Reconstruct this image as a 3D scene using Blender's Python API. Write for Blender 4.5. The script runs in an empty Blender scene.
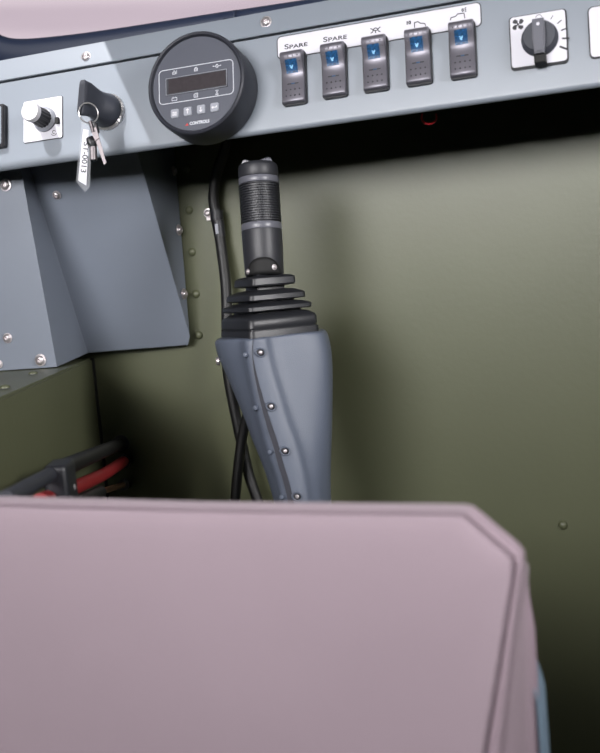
import bpy, bmesh, math, random
from mathutils import Vector, Matrix
random.seed(4)
PI = math.pi
S = bpy.context.scene
COL = S.collection

# ------------------------------------------------------------------ camera
F = 950.0; CX, CY = 300.0, 376.5
CAMP = Vector((0, 0, 1.15))
vx = Vector((2830, -150, -950)).normalized()          # world X in camera axes (right, down, forward)
b_ = 9866.0; a_ = (150 * b_ + F * F) / 2830
vz = -Vector((a_, b_, F)).normalized()
vz = (vz - vx * vz.dot(vx)).normalized()
vy = vz.cross(vx)
# the camera frame (right, down, forward) is right-handed, so is (vx, vy, vz)
def c2w(c):
    return Vector((c.dot(vx), c.dot(vy), c.dot(vz)))
def ray(px, py):
    return c2w(Vector(((px - CX) / F, (py - CY) / F, 1.0)))
FWD = c2w(Vector((0, 0, 1))); RIGHT = c2w(Vector((1, 0, 0))); UP = c2w(Vector((0, -1, 0)))
def on_depth(px, py, d): return CAMP + ray(px, py) * d
def on_y(px, py, y):
    r = ray(px, py); return CAMP + r * ((y - CAMP.y) / r.y)
def on_z(px, py, z):
    r = ray(px, py); return CAMP + r * ((z - CAMP.z) / r.z)
def on_plane(px, py, p0, n):
    r = ray(px, py); return CAMP + r * ((p0 - CAMP).dot(n) / r.dot(n))

cam = bpy.data.cameras.new('camera'); cam.sensor_fit = 'VERTICAL'; cam.sensor_height = 36
cam.sensor_width = 36 * 600 / 753
cam.lens = F / 753 * 36; cam.clip_start = .01
cam.dof.use_dof = True; cam.dof.focus_distance = .86; cam.dof.aperture_fstop = 7.0
co = bpy.data.objects.new('camera', cam); COL.objects.link(co)
mw = Matrix.Identity(4)
for i in range(3):
    mw[i][0] = RIGHT[i]; mw[i][1] = UP[i]; mw[i][2] = -FWD[i]; mw[i][3] = CAMP[i]
co.matrix_world = mw; S.camera = co

# ------------------------------------------------------------------ materials
def lin(c):
    return tuple((x / 255 / 12.92) if x / 255 <= .04045 else ((x / 255 + .055) / 1.055) ** 2.4 for x in c) + (1,)
def mat(name, rgb, rough=.5, metal=0, noise=0, nscale=60, bump=0, bscale=400, spec=.5, coat=0, trans=0, alpha=1, sheen=0):
    m = bpy.data.materials.new(name); m.use_nodes = True
    nt = m.node_tree; b = nt.nodes['Principled BSDF']
    c = lin(rgb)
    b.inputs['Base Color'].default_value = c
    b.inputs['Roughness'].default_value = rough; b.inputs['Metallic'].default_value = metal
    b.inputs['Specular IOR Level'].default_value = spec
    b.inputs['Coat Weight'].default_value = coat
    b.inputs['Transmission Weight'].default_value = trans
    b.inputs['Alpha'].default_value = alpha
    b.inputs['Sheen Weight'].default_value = sheen
    tc = nt.nodes.new('ShaderNodeTexCoord')
    if noise:
        n = nt.nodes.new('ShaderNodeTexNoise'); n.inputs['Scale'].default_value = nscale; n.inputs['Detail'].default_value = 5
        nt.links.new(tc.outputs['Object'], n.inputs['Vector'])
        r = nt.nodes.new('ShaderNodeMapRange')
        r.inputs['From Min'].default_value = .3; r.inputs['From Max'].default_value = .7
        r.inputs['To Min'].default_value = 1 - noise; r.inputs['To Max'].default_value = 1 + noise
        nt.links.new(n.outputs['Fac'], r.inputs['Value'])
        v = nt.nodes.new('ShaderNodeVectorMath'); v.operation = 'SCALE'
        v.inputs[0].default_value = c[:3]
        nt.links.new(r.outputs['Result'], v.inputs['Scale'])
        nt.links.new(v.outputs['Vector'], b.inputs['Base Color'])
    if bump:
        n = nt.nodes.new('ShaderNodeTexNoise'); n.inputs['Scale'].default_value = bscale; n.inputs['Detail'].default_value = 3
        nt.links.new(tc.outputs['Object'], n.inputs['Vector'])
        bp = nt.nodes.new('ShaderNodeBump'); bp.inputs['Strength'].default_value = bump; bp.inputs['Distance'].default_value = .001
        nt.links.new(n.outputs['Fac'], bp.inputs['Height']); nt.links.new(bp.outputs['Normal'], b.inputs['Normal'])
    return m
M = {}
M['grey'] = mat('grey_paint', (124, 131, 140), .38, noise=.02, nscale=9, bump=.04, bscale=900)
M['cover'] = mat('grey_paint_shaded', (117, 124, 136), .42, noise=.03, nscale=9, bump=.06, bscale=700)  # dash grey made darker and bluer, its shading put into the colour
M['olive'] = mat('olive_paint', (84, 87, 65), .42, noise=.05, nscale=5, bump=.12, bscale=160)
M['black'] = mat('black_plastic', (27, 28, 33), .42, bump=.05, bscale=1500)
M['gaugeblk'] = mat('gauge_plastic', (44, 46, 54), .5, bump=.06, bscale=1800)
M['face'] = mat('gauge_face', (68, 71, 82), .42)
M['rubber'] = mat('rubber', (32, 33, 37), .42, bump=.1, bscale=900)
M['gasket'] = mat('gasket_rubber', (30, 40, 62), .5)
M['grip'] = mat('grip_plastic', (40, 41, 46), .46, bump=.05, bscale=1500)
M['gripband'] = mat('grip_band', (92, 93, 101), .33)
M['void'] = mat('black_and_shade', (6, 6, 7), .7)  # black parts, also shade put in as colour under dash and at grip foot
M['hose'] = mat('hose_rubber', (14, 14, 16), .5, bump=.1, bscale=900)
M['red'] = mat('red_hose', (125, 22, 27), .5)
M['redwire'] = mat('red_wire', (200, 36, 48), .5)
M['brass'] = mat('brass', (200, 160, 130), .3, 1)
M['steel'] = mat('screw_steel', (205, 198, 200), .3, .75)
M['chrome'] = mat('chrome', (225, 222, 222), .28, .85)
M['keysteel'] = mat('key_steel', (112, 106, 108), .4, .8)
M['white'] = mat('white_plate', (204, 203, 211), .35)
M['cap'] = mat('knob_cap', (212, 210, 214), .4, .2)
M['print'] = mat('print_black', (30, 30, 36), .5)
M['printwhite'] = mat('print_white', (205, 208, 215), .5)
M['printred'] = mat('print_red', (200, 60, 60), .5)
M['button'] = mat('button_grey', (142, 145, 154), .4)
M['screen'] = mat('lcd_dark', (44, 38, 42), .3, noise=.2, nscale=300)
M['key'] = mat('knob_plastic', (50, 53, 62), .5, bump=.1, bscale=900)
M['rocker'] = mat('rocker_metal', (104, 102, 110), .36, .45, bump=.03, bscale=1500)
M['lens'] = mat('rocker_lens', (18, 66, 106), .3, noise=.8, nscale=750)
M['lensicon'] = mat('lens_icon', (150, 205, 245), .4)
M['housing'] = mat('housing_plastic', (84, 91, 105), .42, noise=.02, nscale=12, bump=.25, bscale=1300)
M['fabric'] = mat('seat_fabric', (154, 138, 147), .85, noise=.05, nscale=7, bump=.5, bscale=1100, spec=.2, sheen=.25)
M['piping'] = mat('seat_piping', (154, 136, 146), .8, spec=.2, sheen=.2, bump=.3, bscale=1200)
M['shell'] = mat('seat_shell', (120, 140, 158), .5)
M['sleeve'] = mat('clear_sleeve', (235, 238, 245), .15, alpha=.09, spec=.2)
M['dark'] = mat('dark_lining', (40, 40, 40), .8)
def fabric_tex():
    nt = M['fabric'].node_tree; b = nt.nodes['Principled BSDF']
    return
# glass pane
g = bpy.data.materials.new('glass'); g.use_nodes = True; nt = g.node_tree
nt.nodes.remove(nt.nodes['Principled BSDF'])
tr = nt.nodes.new('ShaderNodeBsdfTransparent'); gl = nt.nodes.new('ShaderNodeBsdfGlossy'); mx = nt.nodes.new('ShaderNodeMixShader')
fr = nt.nodes.new('ShaderNodeFresnel'); fr.inputs['IOR'].default_value = 1.4; gl.inputs['Roughness'].default_value = .02
tr.inputs['Color'].default_value = (.96, .94, .95, 1)
nt.links.new(fr.outputs[0], mx.inputs[0]); nt.links.new(tr.outputs[0], mx.inputs[1]); nt.links.new(gl.outputs[0], mx.inputs[2])
nt.links.new(mx.outputs[0], nt.nodes['Material Output'].inputs[0]); M['glass'] = g

# ------------------------------------------------------------------ helpers
def obj(name, bm, m, parent=None, smooth=False, kind=None, label=None):
    me = bpy.data.meshes.new(name)
    bmesh.ops.recalc_face_normals(bm, faces=bm.faces)
    bm.to_mesh(me); bm.free()
    if m: me.materials.append(M[m] if isinstance(m, str) else m)
    if smooth:
        for p in me.polygons: p.use_smooth = True
        if smooth != 'all':
            try: me.set_sharp_from_angle(angle=math.radians(38))
            except Exception: pass
    o = bpy.data.objects.new(name, me); COL.objects.link(o)
    if parent: o.parent = parent
    if kind: o['kind'] = kind
    if label: o['label'] = label
    return o
def tag(o, label, cat, group=None):
    o['label'] = label; o['category'] = cat
    if group: o['group'] = group
    return o
def thing(name, label, cat, mtx, group=None):
    o = bpy.data.objects.new(name, None); o.empty_display_size = .02; COL.objects.link(o)
    o.matrix_world = mtx
    return tag(o, label, cat, group)
def B(): return bmesh.new()
def merge(bm, other, M4=None):
    me = bpy.data.meshes.new('tmp'); other.to_mesh(me); other.free()
    if M4: me.transform(M4)
    bm.from_mesh(me); bpy.data.meshes.remove(me)
def T(x, y=None, z=None):
    return Matrix.Translation(x if y is None else (x, y, z))
def box(bm, c, s, bev=0, seg=2, rot=None):
    b = B(); bmesh.ops.create_cube(b, size=1)
    for v in b.verts: v.co = Vector((v.co.x * s[0], v.co.y * s[1], v.co.z * s[2]))
    if bev: bmesh.ops.bevel(b, geom=b.edges[:], offset=bev, segments=seg, affect='EDGES', profile=.6)
    merge(bm, b, T(*c) @ (rot if rot else Matrix.Identity(4)))
def lathe(bm, prof, seg=40, c=(0, 0, 0), rot=None, sx=1, sy=1):
    """prof: (r, z) list"""
    b = B(); rings = []
    for r, z in prof:
        if r <= 1e-6: rings.append([b.verts.new((0, 0, z))])
        else: rings.append([b.verts.new((r * sx * math.cos(2 * PI * k / seg), r * sy * math.sin(2 * PI * k / seg), z)) for k in range(seg)])
    for A, C in zip(rings, rings[1:]):
        for k in range(seg):
            k2 = (k + 1) % seg
            if len(A) == 1 and len(C) == 1: continue
            if len(A) == 1: b.faces.new((A[0], C[k2], C[k]))
            elif len(C) == 1: b.faces.new((A[k], A[k2], C[0]))
            else: b.faces.new((A[k], A[k2], C[k2], C[k]))
    merge(bm, b, T(*c) @ (rot if rot else Matrix.Identity(4)))
def loft(bm, secs, cap=True, closed=True):
    rings = [[bm.verts.new(p) for p in s] for s in secs]
    n = len(rings[0])
    for A, C in zip(rings, rings[1:]):
        for k in range(n if closed else n - 1):
            bm.faces.new((A[k], A[(k + 1) % n], C[(k + 1) % n], C[k]))
    if cap:
        bm.faces.new(rings[0]); bm.faces.new(rings[-1])
    return rings
def catmull(P, n=8, closed=False):
    P = [Vector(p) for p in P]; out = []
    m = len(P)
    rng = range(m if closed else m - 1)
    for i in rng:
        if closed: p0, p1, p2, p3 = P[(i - 1) % m], P[i], P[(i + 1) % m], P[(i + 2) % m]
        else: p0, p1, p2, p3 = P[max(i - 1, 0)], P[i], P[i + 1], P[min(i + 2, m - 1)]
        for k in range(n):
            t = k / n
            out.append(.5 * ((2 * p1) + (p2 - p0) * t + (2 * p0 - 5 * p1 + 4 * p2 - p3) * t * t + (3 * p1 - p0 - 3 * p2 + p3) * t ** 3))
    if not closed: out.append(P[-1])
    return out
def tube(bm, pts, r, seg=12, closed=False, cap=True):
    pts = [Vector(p) for p in pts]; n = len(pts); secs = []
    up = None
    for i, p in enumerate(pts):
        if closed: d = pts[(i + 1) % n] - pts[i - 1]
        else: d = pts[min(i + 1, n - 1)] - pts[max(i - 1, 0)]
        d.normalize()
        if up is None:
            up = d.orthogonal().normalized()
        else: up = (up - d * up.dot(d)).normalized()
        s = d.cross(up); rr = r[i] if isinstance(r, (list, tuple)) else r
        secs.append([p + (up * math.cos(2 * PI * k / seg) + s * math.sin(2 * PI * k / seg)) * rr for k in range(seg)])
    if closed: secs.append(secs[0]); cap = False
    loft(bm, secs, cap)
    if closed: bmesh.ops.remove_doubles(bm, verts=bm.verts, dist=1e-7)
def rrect(x0, y0, x1, y1, r, n=5):
    out = []
    for cx, cy, a in ((x1 - r, y1 - r, 0), (x0 + r, y1 - r, 90), (x0 + r, y0 + r, 180), (x1 - r, y0 + r, 270)):
        for k in range(n + 1):
            t = math.radians(a + 90 * k / n); out.append((cx + r * math.cos(t), cy + r * math.sin(t)))
    return out
def prism(bm, poly, z0, z1, bev=0):
    b = B()
    vs = [b.verts.new((p[0], p[1], z0)) for p in poly]; f = b.faces.new(vs)
    r = bmesh.ops.extrude_face_region(b, geom=[f])
    top = [v for v in r['geom'] if isinstance(v, bmesh.types.BMVert)]
    for v in top: v.co.z = z1
    if bev:
        e = [e for e in b.edges if all(v in top for v in e.verts)]
        bmesh.ops.bevel(b, geom=e, offset=bev, segments=2, affect='EDGES')
    merge(bm, b)
def ribbon(bm, pts, w, z0, z1, closed=False):
    """flat printed line in the local xy plane, butt joints"""
    P = [Vector((p[0], p[1])) for p in pts]; n = len(P)
    L, R_ = [], []
    for i in range(n):
        if closed: a, c = P[i - 1], P[(i + 1) % n]
        else: a, c = P[max(i - 1, 0)], P[min(i + 1, n - 1)]
        d1 = (P[i] - a); d2 = (c - P[i])
        d = (d1.normalized() if d1.length else Vector((0, 0))) + (d2.normalized() if d2.length else Vector((0, 0)))
        if d.length < 1e-6: d = d2 if d2.length else d1
        d.normalize(); nrm = Vector((-d.y, d.x))
        dd = d2.normalized() if d2.length else d1.normalized()
        k = max(.5, abs(dd.dot(d)))
        L.append(P[i] + nrm * w / 2 / k); R_.append(P[i] - nrm * w / 2 / k)
    rng = range(n if closed else n - 1)
    vs = {}
    def v(s, i, z):
        key = (s, i, z)
        if key not in vs:
            q = (L if s else R_)[i]; vs[key] = bm.verts.new((q.x, q.y, z))
        return vs[key]
    for i in rng:
        j = (i + 1) % n
        bm.faces.new((v(0, i, z1), v(0, j, z1), v(1, j, z1), v(1, i, z1)))
        bm.faces.new((v(0, i, z0), v(0, j, z0), v(0, j, z1), v(0, i, z1)))
        bm.faces.new((v(1, i, z0), v(1, j, z0), v(1, j, z1), v(1, i, z1)))
def circ(cx, cy, r, n=16, a0=0, a1=360):
    full = (a1 - a0) >= 360
    m = n if full else n + 1
    return [(cx + r * math.cos(math.radians(a0 + (a1 - a0) * k / n)), cy + r * math.sin(math.radians(a0 + (a1 - a0) * k / n))) for k in range(m)]
def text_bm(s, size, ext=.0001, align='CENTER', sx=1, bold=0):
    cu = bpy.data.curves.new('t', 'FONT'); cu.body = s; cu.size = size; cu.extrude = ext; cu.align_x = align; cu.align_y = 'CENTER'; cu.offset = bold
    o = bpy.data.objects.new('t', cu); COL.objects.link(o)
    dg = bpy.context.evaluated_depsgraph_get(); dg.update()
    me = bpy.data.meshes.new_from_object(o.evaluated_get(dg))
    bm = B(); bm.from_mesh(me)
    for v in bm.verts: v.co.x *= sx
    bpy.data.objects.remove(o); bpy.data.meshes.remove(me)
    return bm
def add_mod(o, kind, **k):
    m = o.modifiers.new(kind.lower(), kind)
    for a, v in k.items(): setattr(m, a, v)
def mtx(origin, X, Y, Z):
    m = Matrix.Identity(4)
    for i in range(3): m[i][0], m[i][1], m[i][2], m[i][3] = X[i], Y[i], Z[i], origin[i]
    return m

# ------------------------------------------------------------------ dash plane
WX = Vector((1, 0, 0))
nv = c2w(Vector((322, 69, 950))); nv.x = 0; nv.normalize()
DN = -nv                                   # outward normal of the dash
DV = DN.cross(WX)                          # up in the dash plane
DO = on_depth(300, 76, .80)
def D(px, py, h=0):
    p = on_plane(px, py, DO + DN * h, DN); q = p - DO
    return Vector((q.dot(WX), q.dot(DV)))
def DP(u, v, h=0): return DO + WX * u + DV * v + DN * h
def dmt(px, py): u = D(px, py); return mtx(DP(u.x, u.y), WX, DV, DN), u
print('dash tilt', math.degrees(math.asin(DN.z)), 'D0', DO)
vt = (D(0, 58).y + D(290, 5).y) / 2
vf = (D(0, 81).y + D(130, 60).y + D(280, 33).y) / 3
vb = (D(0, 172).y + D(300, 131).y + D(600, 89).y) / 3 + .0025
print('vt', D(0, 58).y, D(290, 5).y, 'vf', D(0, 81).y, D(280, 33).y, 'vb', D(0, 172).y, D(300, 131).y, D(600, 89).y)
U0, U1 = D(-150, 120).x, D(790, 50).x
YW = DP(0, vb).y + .155                    # front wall (firewall) plane
print('YW', YW)

def screw_bm(bm, c, r, rot=None, h=None):
    h = h or r * .8
    m = T(*c) @ (rot if rot else Matrix.Identity(4))
    b = B(); lathe(b, [(r * 1.28, 0), (r * 1.28, r * .18), (r, r * .2), (r * .98, h * .55), (r * .75, h * .9), (r * .42, h), (r * .34, h * .6), (0, h * .6)], 20)
    merge(bm, b, m)

# ------------------------------------------------------------------ dashboard
dash = thing('dashboard', 'grey painted metal dashboard running under the windscreen across the cab', 'dashboard', mtx(DP(0, vb), WX, DV, DN))
def prof_extrude(prof, u0, u1):
    bm = B()
    loft(bm, [[Vector((u, p[0] - vb, p[1])) for p in prof] for u in (u0, u1)], True, True)
    return bm
G = .0011
low = [(vf - G, -.001)]
low = [(vf - G - .0006, 0)]
R = .004
low += [(vb + R, 0)] + [(vb + R - R * math.sin(t), -R + R * math.cos(t)) for t in [math.radians(a) for a in (20, 40, 60, 80, 90)]]
low += [(vb + .0012, -.0062), (vb + .006, -.0062), (vf - G, -.006)]
obj('front_panel', prof_extrude(low, U0, U1), 'grey', dash, True)
upp = [(vf + G * .3, -.0055), (vf + G * .3, .0006), (vf + G * .3 + .0006, .0012), (vt - .003, .0012 - .003), (vt - .001, -.0025), (vt, -.005), (vt + .001, -.136), (vt - .004, -.136), (vt - .006, -.0075)]
obj('upper_flange', prof_extrude(upp, U0, U1), 'grey', dash, True)
obj('underside_shade_sheet', prof_extrude([(vb + .006, -.0062), (vb + .010, -.0062), (vb + .056, -.146), (vb + .052, -.146)], U0, U1), 'void', dash)  # near-black sheet added to give the shade under the dash
for px, py in ((86, 57), (266, 22), (452, -14), (-60, 86)):
    u = D(px, py); bm = B(); screw_bm(bm, (u.x, u.y - vb, -.0006), .0040)
    obj('screw', bm, 'steel', dash, True)

# ------------------------------------------------------------------ structure
zl = on_y(92, 358, YW).z                   # ledge height
Cn = on_y(92, 358, YW)                     # inner corner on ledge level
E0 = on_z(0, 398, zl)
sdir = (E0 - Cn); sdir.z = 0; sdir.normalize()
ledge_n = Vector((-sdir.y, sdir.x, 0)); 
if ledge_n.x < 0: ledge_n = -ledge_n
print('ledge', Cn, E0, sdir)
XL, XR, YB, ZC = -1.25, .95, -1.25, 1.95
# windscreen opening in the front wall
op_px = [(310, 0), (235, 11), (160, 22.7), (107, 30.7), (64, 36.3), (27, 39.5), (8, 38), (-6, 31), (-14, 18), (-20, -10)]
YG = YW + .0
op = [on_y(x, y, YG) for x, y in op_px]
bl, br = op[-1], op[0]
dr = (op[0] - op[2]).normalized()
right_end = op[0] + dr * ((.62 - op[0].x) / dr.x)
op = [right_end] + op
topz = ZC - .12
op += [Vector((op[-1].x - .006, YG, op[-1].z + .08)), Vector((op[-1].x - .004, YG, topz - .05)), Vector((op[-1].x + .04, YG, topz)), Vector((.60, YG, topz)), Vector((.66, YG, topz - .05)), Vector((.66, YG, right_end.z + .04))]
opl = catmull([Vector(p) for p in op], 5, True)
def filled(outer, inner, y0, y1):
    bm = B()
    def loop(pts, y):
        vs = [bm.verts.new((p[0], y, p[2])) for p in pts]
        return vs, [bm.edges.new((vs[i], vs[(i + 1) % len(vs)])) for i in range(len(vs))]
    o1, e1 = loop(outer, y0); i1, e2 = loop(inner, y0)
    bmesh.ops.triangle_fill(bm, edges=e1 + e2, use_beauty=True)
    bmesh.ops.solidify(bm, geom=bm.faces[:], thickness=0)
    r = bmesh.ops.extrude_face_region(bm, geom=bm.faces[:])
    for v in r['geom']:
        if isinstance(v, bmesh.types.BMVert): v.co.y = y1
    return bm
def filled_simple(outer, inner, axis, a0, a1):
    bm = B(); e = []
    for pts in (outer, inner):
        vs = [bm.verts.new(p) for p in pts]
        e += [bm.edges.new((vs[i], vs[(i + 1) % len(vs)])) for i in range(len(vs))]
    bmesh.ops.triangle_fill(bm, edges=e, use_beauty=True)
    for v in bm.verts: v.co[axis] = a0
    r = bmesh.ops.extrude_face_region(bm, geom=bm.faces[:])
    for v in r['geom']:
        if isinstance(v, bmesh.types.BMVert): v.co[axis] = a1
    return bm
outer = [(XL, YW, 0), (XR, YW, 0), (XR, YW, ZC), (XL, YW, ZC)]
obj('wall_front', filled_simple(outer, opl, 1, YW, YW + .006), 'olive', kind='structure')
# gasket: rounded tube-like ring round the opening
bm = B()
cen = sum(opl, Vector()) / len(opl)
def offs(pts, d):
    out = []; n = len(pts)
    for i in range(n):
        t = (pts[(i + 1) % n] - pts[i - 1]); nn = Vector((t.z, 0, -t.x)).normalized()
        if nn.dot(pts[i] - cen) < 0: nn = -nn
        out.append(pts[i] + nn * d)
    return out
prof = [(.004, .004), (.0005, .001), (-.0005, -.002), (.002, -.006), (.008, -.008), (.026, -.007), (.032, 0)]
loft(bm, [[q + Vector((0, dy, 0)) for q in offs(opl, d)] for d, dy in prof], False)
# transverse: rings are loops already
wf = obj('window_1', bm, 'gasket', None, 'all', kind='structure')
bm = B(); vs = [bm.verts.new((p.x, YW + .003, p.z)) for p in offs(opl, .002)]; bm.faces.new(vs)
r = bmesh.ops.extrude_face_region(bm, geom=bm.faces[:])
for v in r['geom']:
    if isinstance(v, bmesh.types.BMVert): v.co.y += .004
obj('pane', bm, 'glass', wf)

def slab(name, lo, hi, m):
    bm = B(); box(bm, [(a + c) / 2 for a, c in zip(lo, hi)], [c - a for a, c in zip(lo, hi)])
    return obj(name, bm, m, kind='structure')
slab('floor', (XL, YB, -.02), (XR, YW, 0), 'dark')
slab('wall_left', (XL - .02, YB, 0), (XL, YW, ZC), 'dark')
slab('wall_right', (XR, YB, 0), (XR + .02, YW, ZC), 'dark')
slab('wall_back', (XL, YB - .02, 0), (XR, YB, ZC), 'dark')
# side sponson: low inner wall with a ledge on top, running along the left
far = E0 + sdir * .03
print('far', far)
bm = B()
pl = [Vector((Cn.x, YW, 0)), Vector((far.x, far.y, 0)), Vector((XL, far.y, 0)), Vector((XL, YW, 0))]
vs = [bm.verts.new((p.x, p.y, .0)) for p in pl]; f = bm.faces.new(vs)
r = bmesh.ops.extrude_face_region(bm, geom=[f])
tv = [v for v in r['geom'] if isinstance(v, bmesh.types.BMVert)]
for v in tv: v.co.z = zl
bmesh.ops.bevel(bm, geom=[e for e in bm.edges if all(v in tv for v in e.verts)], offset=.002, segments=2, affect='EDGES')
sp = obj('wall_side_ledge', bm, 'olive', None, False, kind='structure')
for px, py in ((5, 388), (33, 374), (-30, 392)):
    p = on_z(px, py, zl + .001); bm = B(); lathe(bm, [(.0042, 0), (.004, .0012), (.0025, .0024), (0, .003)], 16, p)
    obj('rivet', bm, 'olive', sp, True)
# corner bead between side wall and front wall
bm = B(); p = Vector((Cn.x + .001, YW - .001, 0)); box(bm, (p.x, p.y, zl / 2), (.004, .004, zl), .001)
obj('trim_1', bm, 'hose', kind='structure')
wfo = bpy.data.objects['wall_front']
for px, py in ((189, 210), (192, 252), (196, 294), (199, 335), (563, 525), (187, 168)):
    p = on_y(px, py, YW); bm = B(); lathe(bm, [(.0047, 0), (.0044, .0015), (.003, .003), (0, .0036)], 16, p, Matrix.Rotation(PI / 2, 4, 'X'))
    obj('rivet', bm, 'olive', wfo, True)

# unseen ceiling; hole added and shaped to throw the dash sun patch
SUN = (WX * -.30 + DV * 1.0 + DN * .95).normalized()
patch = [(-260, 40), (99, 30), (162, 166), (158, 250), (-300, 330)]
def sunhit(px, py):
    u = D(px, py); p = DP(u.x, u.y, .004); t = (ZC - p.z) / SUN.z; return p + SUN * t
u_b = vb + .004
hole = []
for (px, py) in patch[:3]: hole.append(sunhit(px, py))
for ux in (D(160, 160).x, D(-260, 200).x):
    p = DP(ux, u_b, .001); hole.append(p + SUN * ((ZC - p.z) / SUN.z))
print('hole', hole)
outer = [(XL, YB, ZC), (XR, YB, ZC), (XR, YW, ZC), (XL, YW, ZC)]
obj('ceiling', filled_simple(outer, hole, 2, ZC, ZC + .003), 'dark', kind='structure')

# ------------------------------------------------------------------ folded sheet cover below the dash at left
def wy(px, py, off): return on_y(px, py, YW - off)
def ext(a, b, k=.35): return a + (a - b) * k
zb = zl + .001
Lb2 = on_z(57, 367, zb); Lb1 = on_z(0, 371, zb)
loff = YW - Lb2.y
print('left face off', loff, YW - Lb1.y)
pts = {}
def pr3(px, py, a, b, c): return on_plane(px, py, a, (b - a).cross(c - a).normalized())
l1b = on_z(-70, 375.5, zb); l1 = wy(-70, 181, YW - l1b.y - .004)
tl = pr3(22, 175, l1b, Lb2, l1)
ab = wy(88, 353, .022); al = pr3(31, 173, tl, Lb2, ab)
bt = wy(141, 164, .080); bb = pr3(190, 336, al, ab, bt); bb2 = pr3(188, 345, al, ab, bt)
ct = wy(176, 168, .0015); cb = wy(189.5, 334, .0015)
cb2 = wy(187.5, 346, .0015)
print('offs', [round(YW - p.y, 4) for p in (l1, l1b, tl, Lb2, al, ab, bt, bb, bb2)])
cov = thing('folded_cover', 'grey folded sheet metal cover screwed to the wall under the dashboard', 'metal cover', T(Lb2))
inv = T(Lb2).inverted()
bm = B()
def V_(p): return bm.verts.new(inv @ p)
vtl, vtlb = V_(ext(tl, Lb2, .12)), V_(Lb2)
vl, vlb = V_(ext(l1, l1b, .12)), V_(l1b)
va, vab = V_(ext(al, ab, .12)), V_(ab)
vb_, vbb = V_(ext(bt, bb, .12)), V_(bb)
vc, vcb = V_(ext(ct, cb, .12)), V_(cb)
vbb2, vcb2 = V_(bb2), V_(cb2)
for f in ((vl, vlb, vtlb, vtl), (vtl, vtlb, vab, va), (va, vab, vbb, vb_), (vab, vbb2, vbb), (vb_, vbb, vcb, vc), (vbb, vbb2, vcb2, vcb)):
    bm.faces.new(f)
bmesh.ops.triangulate(bm, faces=[f for f in bm.faces if len(f.verts) == 4 and False] or [])
cv = obj('sheet', bm, 'cover', cov, False)
add_mod(cv, 'SOLIDIFY', thickness=.0016, offset=-1)
add_mod(cv, 'BEVEL', width=.0022, segments=3, limit_method='ANGLE', angle_limit=math.radians(12), harden_normals=False)
def face_screw(px, py, a, b, c, r=.0040, name='screw', parent=cov, m='steel', inv_=None):
    n = (b - a).cross(c - a).normalized()
    if n.dot(CAMP - a) < 0: n = -n
    p = on_plane(px, py, a, n) + n * .0006
    q = Vector((0, 0, 1)).rotation_difference(n).to_matrix().to_4x4()
    bm = B(); screw_bm(bm, (0, 0, 0), r, q)
    o = obj(name, bm, m, parent, True); o.location = (inv_ or inv) @ p
    return o
face_screw(6, 185, l1, l1b, Lb2, .0048); face_screw(8, 338, l1, l1b, Lb2, .0040)
face_screw(41, 360, l1, l1b, Lb2, .0048); face_screw(-1, 364, l1, l1b, Lb2, .0036)
face_screw(57, 195, al, ab, bt, .0036)
for px, py in ((178, 230), (183, 294)): face_screw(px, py, ct, cb, bt, .0046)
face_screw(173, 171, ct, cb, bt, .0040)

# ------------------------------------------------------------------ gauge
gm, gu = dmt(209, 95)
ga = thing('display_gauge', 'round black electronic display gauge with four grey buttons on the dashboard', 'gauge', gm)
H = .031
fc = D(195.3, 82.6, H) - gu
Rg = .0446
bm = B(); lathe(bm, [(Rg * .98, 0), (Rg * 1.0, .002), (Rg, H - .004), (Rg * .985, H), (Rg * .955, H + .0012), (Rg * .93, H + .0006), (Rg * .915, H - .002), (Rg * .905, H - .0025), (0, H - .0025)], 96, (fc.x, fc.y, 0))
body = obj('body', bm, 'gaugeblk', ga, True)
bm = B(); lathe(bm, [(Rg * .9, H - .0026), (Rg * .9, H - .0018), (0, H - .0018)], 96, (fc.x, fc.y, 0))
face = obj('face_plate', bm, 'face', ga, True)
hf = H - .0018
def gl_(px, py, h=hf): return D(px, py, h) - gu
def gbox(c4, r):   # averaged axis aligned rectangle from four pixel corners
    P = [gl_(*c) for c in c4]
    return (P[0].x + P[3].x) / 2, (P[2].y + P[3].y) / 2, (P[1].x + P[2].x) / 2, (P[0].y + P[1].y) / 2
x0, y0, x1, y1 = gbox([(159, 71.5), (233, 59), (233.5, 93.5), (159.5, 105)], 0)
bm = B(); ribbon(bm, rrect(x0, y0, x1, y1, .0035), .0005, hf, hf + .0002, True)
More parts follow.
